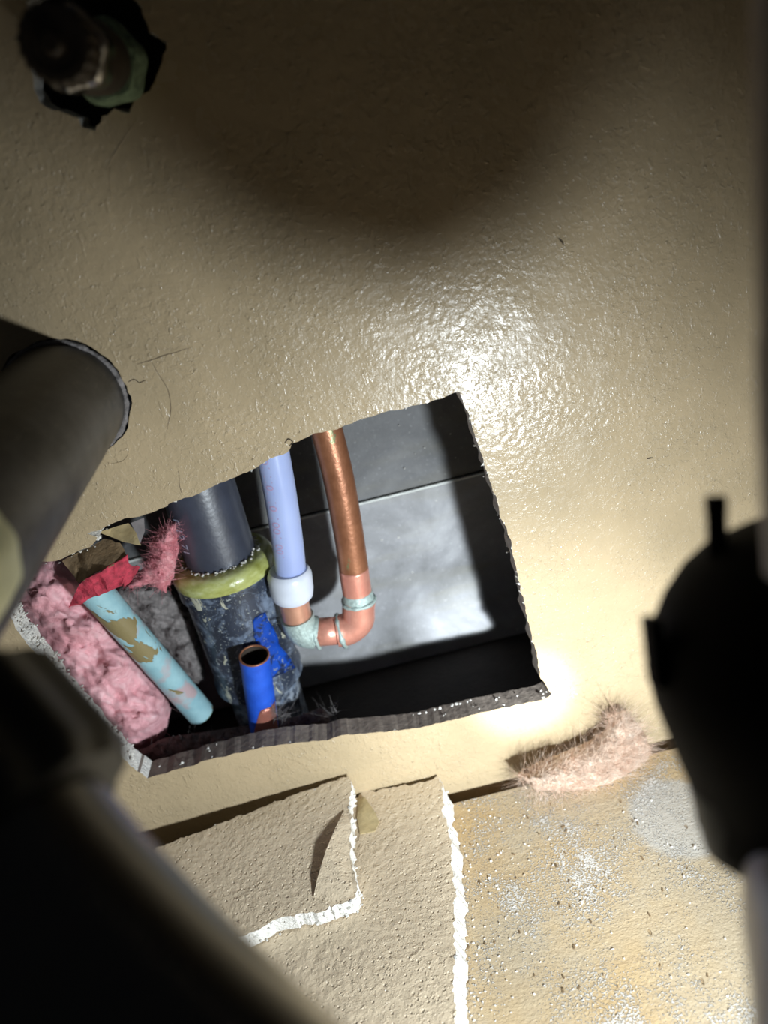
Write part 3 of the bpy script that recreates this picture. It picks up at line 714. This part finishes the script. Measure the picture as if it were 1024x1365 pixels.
# dusty lint lying on the sole plate behind the sill
sl = thing('sill_lint', tuple(Wy(300, 985, 0.02)), 'brown dusty lint lying along the bottom of the hole on the left', 'lint')
poly = [(176, 1012), (215, 992), (262, 985), (330, 975), (400, 962), (430, 950), (442, 962), (436, 984), (360, 992), (300, 1004), (240, 1018), (200, 1030)]
bm = bmesh.new(); pts = wool(bm, poly, lambda u, v: 0.030, 0.006, 0.012, 3.0, 0.004, 10, 7.0, 130); link('lint_mat', bm, 'dust_dark', sl)
bm = bmesh.new(); fibres(bm, pts, 700, 0.005, 0.00014, rnd, (0, 0, 0.6)); fibres(bm, [Wy(372+rnd.uniform(-10, 14), 952+rnd.uniform(-8, 10), 0.022) for _ in range(40)], 160, 0.007, 0.00013, rnd, (0.5, 0, 0.8), (0, 0, 0))
fibres(bm, [Wy(446+rnd.uniform(-4, 4), 952+rnd.uniform(-4, 6), 0.02) for _ in range(20)], 40, 0.008, 0.00013, rnd, (-0.8, 0, 1.4), (0, 0, 0))
o = link('loose_fibres', bm, 'dust_grey', sl); o['kind'] = 'stuff'

# tuft of insulation on the floor against the wall
pt_ = thing('insulation_tuft', tuple(Wy(780, 1048, -0.02)), 'peach-pink insulation tuft lying against the wall on the plywood floor', 'insulation')
poly = [(692, 1034), (723, 1018), (761, 1002), (795, 987), (810, 972), (820, 955), (832, 950), (846, 962), (860, 980), (868, 999), (863, 1016), (843, 1034), (822, 1044), (782, 1054), (744, 1056), (714, 1053)]
bm = bmesh.new(); pts = wool(bm, poly, lambda u, v: -0.010-max(0, v-1000)*0.00026, 0.010, 0.006, 2.5, 0.005, 14, 3.0, 80); link('wool_wad', bm, 'pink_peach', pt_)
bm = bmesh.new(); fibres(bm, pts, 4200, 0.009, 0.00016, rnd, (1.1, 0, 0.5), (0, -0.4, 0))
fibres(bm, [Wy(820+rnd.uniform(-12, 14), 962+rnd.uniform(-6, 14), -0.012) for _ in range(60)], 260, 0.011, 0.00014, rnd, (-0.4, 0, 1.6), (0, 0, 0))
fibres(bm, [Wy(705+rnd.uniform(-12, 14), 1036+rnd.uniform(-6, 8), -0.014) for _ in range(60)], 200, 0.011, 0.00014, rnd, (-1.6, 0, 0.3), (0, 0, 0))
fibres(bm, [Wy(720+rnd.uniform(-20, 90), 1056+rnd.uniform(-6, 6), -0.024) for _ in range(60)], 300, 0.010, 0.00014, rnd, (-0.8, -0.8, -0.2), (0, -0.5, 0))
o = link('loose_fibres', bm, 'pink_peach', pt_); o['kind'] = 'stuff'

# ================================================================== drywall offcuts on the floor
def lean_mid(p, L):   # height of the tilted top skin above ztop near p
    ys = [q.y for q in L]; return 0.5*0.0065*max(0, (p.y-min(ys))/(max(ys)-min(ys))) - 0.001
def offcut(name, px, ztop, thick, label, seed, tilt=None, flare=None, rise=None):
    L = jag([Wz(u, v, ztop+(rise(u, v) if rise else 0)) for u, v in px], 0.0016, 0.0, seed=seed)
    L = [p+Vector((nz(p, 420, seed), nz(p, 420, seed+5), 0))*0.0017 for p in L]
    if tilt: L = [p+Vector((0, 0, tilt(p))) for p in L]
    c = sum((Vector(p) for p in L), Vector())/len(L)
    root = thing(name, (c.x, c.y, ztop-thick), label, 'drywall')
    bm = bmesh.new(); plate(bm, [L], (0, 0, -thick), jig=lambda p, i: p+Vector((nz(p, 200, 41), nz(p, 200, 51), 0))*0.0009+(flare(p) if flare else Vector()))
    # push the second skin: sides are raw gypsum, bottom is paper
    for f in bm.faces:
        f.material_index = 0 if (abs(f.normal.z) > 0.9 and f.calc_center_median().z > ztop-thick*0.3+(lean_mid(f.calc_center_median(), L) if rise else 0)) else 1
    body = link('board', bm, ['tan_paint_board', 'gypsum'], root, smooth=False)
    return root, L
ZB = ZF+TH+0.0008
big = [(478, 1062), (488, 1050), (500, 1056), (512, 1052), (530, 1049), (548, 1046), (560, 1044), (575, 1040), (584, 1033), (589, 1046), (592, 1065), (590, 1080), (596, 1100), (602, 1130), (600, 1150), (606, 1190), (605, 1230), (607, 1270), (604, 1310), (608, 1345), (610, 1400), (420, 1440), (200, 1450), (215, 1300), (250, 1210), (300, 1140), (400, 1095)]
big_r, bigL = offcut('drywall_offcut', big, ZB, TH, 'larger tan drywall offcut with a crumbly white right edge lying on the plywood', 61, flare=lambda p: Vector((0.0036 if p.x > -0.045 and -0.16 < p.y < -0.012 else 0, 0, 0)))
TS = 0.0088; ZS = ZB+TS+0.0008
small = [(150, 1160), (205, 1132), (235, 1120), (265, 1110), (300, 1095), (335, 1082), (370, 1068), (400, 1057), (430, 1046), (452, 1038), (466, 1034), (469, 1052), (464, 1072), (470, 1092), (466, 1120), (468, 1150), (475, 1172), (477, 1188), (474, 1198), (458, 1206), (440, 1208), (428, 1216), (400, 1219), (372, 1224), (350, 1238), (330, 1246), (300, 1256), (240, 1280), (170, 1300)]
def lean(u, v):   # the small piece rides up towards the wall
    return 0.0065*max(0.0, (1252-(u-318)*0.34-v)/145.0)
sm_r, smL = offcut('drywall_offcut', small, ZS, TS, 'smaller drywall offcut lying on top of the larger one, creased at its corner', 71, rise=lean)
# crease: lifted paper wedge at the right corner of the small piece
bm = bmesh.new(); zc = ZS+0.0004
a, b, c, d, e, f_ = [Wz(u, v, zc+lean(u, v)) for u, v in ((459, 1080), (418, 1196), (446, 1204), (472, 1194), (465, 1130), (468, 1098))]
hi = Vector((0, 0, 0.0042)); q = Wz(440, 1140, zc)
vv = [bm.verts.new(p) for p in (a, b, c, d, e, f_)]; rid = [bm.verts.new(p) for p in (a.lerp(b, 0.25)+hi*0.6, a.lerp(b, 0.55)+hi, a.lerp(b, 0.85)+hi*0.6)]
bm.faces.new((vv[0], rid[0], vv[5])); bm.faces.new((rid[0], rid[1], vv[4], vv[5])); bm.faces.new((rid[1], rid[2], vv[3], vv[4])); bm.faces.new((rid[2], vv[1], vv[2], vv[3]))
ba = [bm.verts.new(p+Vector((-0.0012, 0.0, 0))) for p in (a.lerp(b, 0.25), a.lerp(b, 0.55), a.lerp(b, 0.85))]
bm.faces.new((vv[0], ba[0], rid[0])); bm.faces.new((ba[0], ba[1], rid[1], rid[0])); bm.faces.new((ba[1], ba[2], rid[2], rid[1])); bm.faces.new((ba[2], vv[1], rid[2]))
link('creased_corner', bm, 'tan_paint_board', sm_r, smooth=False)['label'] = 'creased paper corner standing proud'
bm = bmesh.new(); sheet(bm, [Wz(u, v, ZB+h) for u, v, h in ((478, 1066, .0006), (486, 1062, .002), (500, 1082, .002), (506, 1096, .0008), (500, 1108, .0006), (480, 1112, .0006), (476, 1090, .0006))], 2, 0.0004); link('paper_flake', bm, 'paper_cream', big_r, auto=40)
bm = bmesh.new(); sheet(bm, [Wz(u, v, ZB+h) for u, v, h in ((425, 1226, .0006), (440, 1217, .002), (456, 1212, .002), (452, 1219, .0006), (434, 1228, .0005))], 2, 0.0004); link('pink_paper_scrap', bm, 'pink_bright', big_r)
for root, L, zt in ((big_r, bigL, ZB), (sm_r, smL, ZS)):   # ragged gypsum lip and crumbs round the rim
    bm = bmesh.new(); rnd = random.Random(31)
    for p in L:
        for _ in range(2):
            if rnd.random() < 0.6: crumb(bm, p+Vector((rnd.gauss(0, 0.0007), rnd.gauss(0, 0.0007), -rnd.uniform(0.0, TH*0.8))), rnd.uniform(0.0004, 0.0010), rnd)
    o = link('gypsum_crumbs', bm, 'gypsum', root, smooth=False); o['kind'] = 'stuff'

# ================================================================== black trap arm, nut and trap at the left
tr = thing('drain_trap', tuple(ARM+Vector((0, -0.10, 0))), 'black drain trap and arm with a cream nut, entering the wall at left', 'drain pipe')
NY = -0.150
bm = bmesh.new(); tube(bm, [ARM+Vector((0, 0.028, 0)), ARM+Vector((0, -0.02, 0)), ARM+Vector((0, NY-0.01, 0))], 0.0242, 56); link('trap_arm', bm, 'abs_dusty', tr, auto=40)
bm = bmesh.new(); ring_at(bm, ARM+Vector((0, 0.001, 0)), (0, 1, 0), 0.0246, 0.0012, 64, 8, 0.9); link('sealant_ring', bm, 'dust_grey', tr)['label'] = 'grey crusted sealant ring'
nc = Wt(-92, 748, 0.180)
bm = bmesh.new(); lathe(bm, nc+Vector((0, 0.003, 0)), nc+Vector((0, -0.016, 0.002)), [(0, 0.010), (0, 0.0180), (0.06, 0.0198), (0.5, 0.0204), (0.8, 0.0190), (0.93, 0.0160), (1, 0.011)], 96, 12, 0.012); link('slip_nut', bm, 'cream_plastic', tr, auto=35)['label'] = 'cream plastic slip nut'
bp = [ARM+Vector((0, NY+0.012, 0)), ARM+Vector((-0.004, NY-0.02, -0.001)), Wt(-205, 960, 0.140), Wt(-85, 1080, 0.133), Wt(5, 1210, 0.128), Wt(120, 1345, 0.124), Wt(250, 1478, 0.120), Wt(395, 1620, 0.116)]
bp = smooth_path(bp, 8)
bm = bmesh.new(); tube(bm, bp, 0.0232, 56); link('trap_bend', bm, 'black_rubber', tr, auto=50)
i = 25; ta = (bp[i+2]-bp[i-2]).normalized()
bm = bmesh.new(); lathe(bm, bp[i]-ta*0.013, bp[i]+ta*0.012, [(0, 0.024), (0, 0.0285), (0.1, 0.0300), (0.85, 0.0300), (1, 0.0275), (1, 0.024)], 96, 14, 0.025); link('union_nut', bm, 'nut_black', tr, auto=35)

# shut-off valve top left
ax = Vector((0, -1, 0)); vb = Wy(146, 86, 0.0)
va = thing('shutoff_valve', tuple(vb), 'dark corroded shutoff valve with green crust in a broken hole, top left', 'valve')
def vlathe(name, y0, y1, prof, mat, lobes=0, depth=0.0, label=None, off=(0, 0, 0), seg=48):
    bm = bmesh.new(); o_ = Vector(off); lathe(bm, vb+ax*y0+o_, vb+ax*y1+o_, prof, seg, lobes, depth); o = link(name, bm, mat, va, auto=30)
    if label: o['label'] = label
vlathe('supply_pipe', -0.06, 0.012, [(0, 0.006), (1, 0.006)], 'copper_aged')
vlathe('crusted_nut', -0.002, 0.016, [(0, 0.007), (0, 0.0118), (0.12, 0.0130), (0.8, 0.0130), (1, 0.0112), (1, 0.007)], 'verdigris', 6, 0.05, 'green crusted compression nut')
vlathe('valve_body', 0.015, 0.048, [(0, 0.0085), (0.05, 0.0102), (0.5, 0.0110), (0.9, 0.0105), (1, 0.009)], 'dark_bronze')
vlathe('packing_nut', 0.044, 0.060, [(0, 0.007), (0, 0.0100), (0.1, 0.0108), (0.9, 0.0108), (1, 0.0098), (1, 0.007)], 'chrome', 6, 0.06, 'chromed hexagonal packing nut')
vlathe('stem_cap', 0.058, 0.074, [(0, 0.006), (0, 0.0090), (0.1, 0.0098), (0.75, 0.0098), (0.85, 0.0088), (0.86, 0.0068), (0.82, 0.0066), (0.82, 0.0001)], 'dark_bronze', 18, 0.03, seg=72)
vlathe('stem_screw', 0.070, 0.0755, [(0, 0.0032), (0.7, 0.0032), (1, 0.0022), (1, 0.0001)], 'dark_bronze')

# ================================================================== blurred black fitting and tube at the right, close to the lens
TR = 0.1510; S = TR/F
fx = thing('black_fitting', tuple(Wt(1075, 1000, TR)), 'black rounded fitting with a short upright stem, out of focus at the right edge', 'fitting')
A_, B_ = Wt(1127, 700, TR), Wt(1167, 1215, TR+0.004)  # unseen off-frame side of the body enlarged to shadow the upper wall
def at(v): return (v-700)/515.0
bm = bmesh.new(); lathe(bm, A_, B_, [(at(690), 120*S), (at(712), 173*S), (at(740), 207*S), (at(780), 237*S), (at(830), 261*S), (at(880), 269*S), (at(930), 261*S), (at(990), 243*S), (at(1040), 227*S), (at(1060), 223*S), (at(1100), 219*S), (at(1110), 70*S)], 64); link('bulb_body', bm, 'black_matte', fx, auto=40)
bm = bmesh.new(); lathe(bm, Wt(954, 660, TR), Wt(958, 770, TR), [(0, 11*S), (0.02, 14*S), (0.2, 14*S), (0.3, 13*S), (1, 14*S)], 24); link('stem', bm, 'black_matte', fx, auto=40)
bm = bmesh.new(); c = Wt(873, 868, TR); obox(bm, c, RR*(9*S), UU*(46*S)-RR*(5*S), FW*(20*S)); bmesh.ops.bevel(bm, geom=bm.edges[:], offset=3*S, segments=2, affect='EDGES'); link('side_lug', bm, 'black_matte', fx, auto=40)
bm = bmesh.new(); lathe(bm, A_.lerp(B_, at(1025)), A_.lerp(B_, at(1125)), [(0, 185*S), (0, 223*S), (0.06, 229*S), (0.92, 215*S), (1, 200*S), (1, 60*S)], 96, 8, 0.02); link('lower_nut', bm, 'slate_plastic', fx, auto=35)['label'] = 'dark slate nut'
bm = bmesh.new(); tube(bm, smooth_path([Wt(1096, 1120, TR-0.004), Wt(1092, 1230, TR-0.018), Wt(1104, 1330, TR-0.036), Wt(1116, 1480, TR-0.055)], 5), [92*S*(1-0.3*k/15) for k in range(16)], 40); link('lower_tube', bm, 'light_metal', fx, auto=40)['label'] = 'pale grey lower tube'
up_ = thing('supply_tube', tuple(Wt(1116, 800, 0.112)), 'dark grey vertical tube, out of focus along the right edge', 'tube')
S2 = 0.112/F
bm = bmesh.new(); tube(bm, smooth_path([Wt(1107, -160, 0.112), Wt(1113, 150, 0.112), Wt(1117, 420, 0.112), Wt(1121, 620, 0.112), Wt(1127, 760, 0.114)], 6), 98*S2, 40); link('tube', bm, 'tube_grey', up_, auto=40)
bm = bmesh.new(); lathe(bm, Wt(1117, 440, 0.112), Wt(1121, 590, 0.112), [(0, 97*S2), (0.02, 101*S2), (0.98, 101*S2), (1, 97*S2)], 48); link('sleeve', bm, 'tube_grey', up_, auto=40)['label'] = 'grey sleeve on the tube'

for o in bpy.data.objects:
    if '_b' in o: del o['_b']
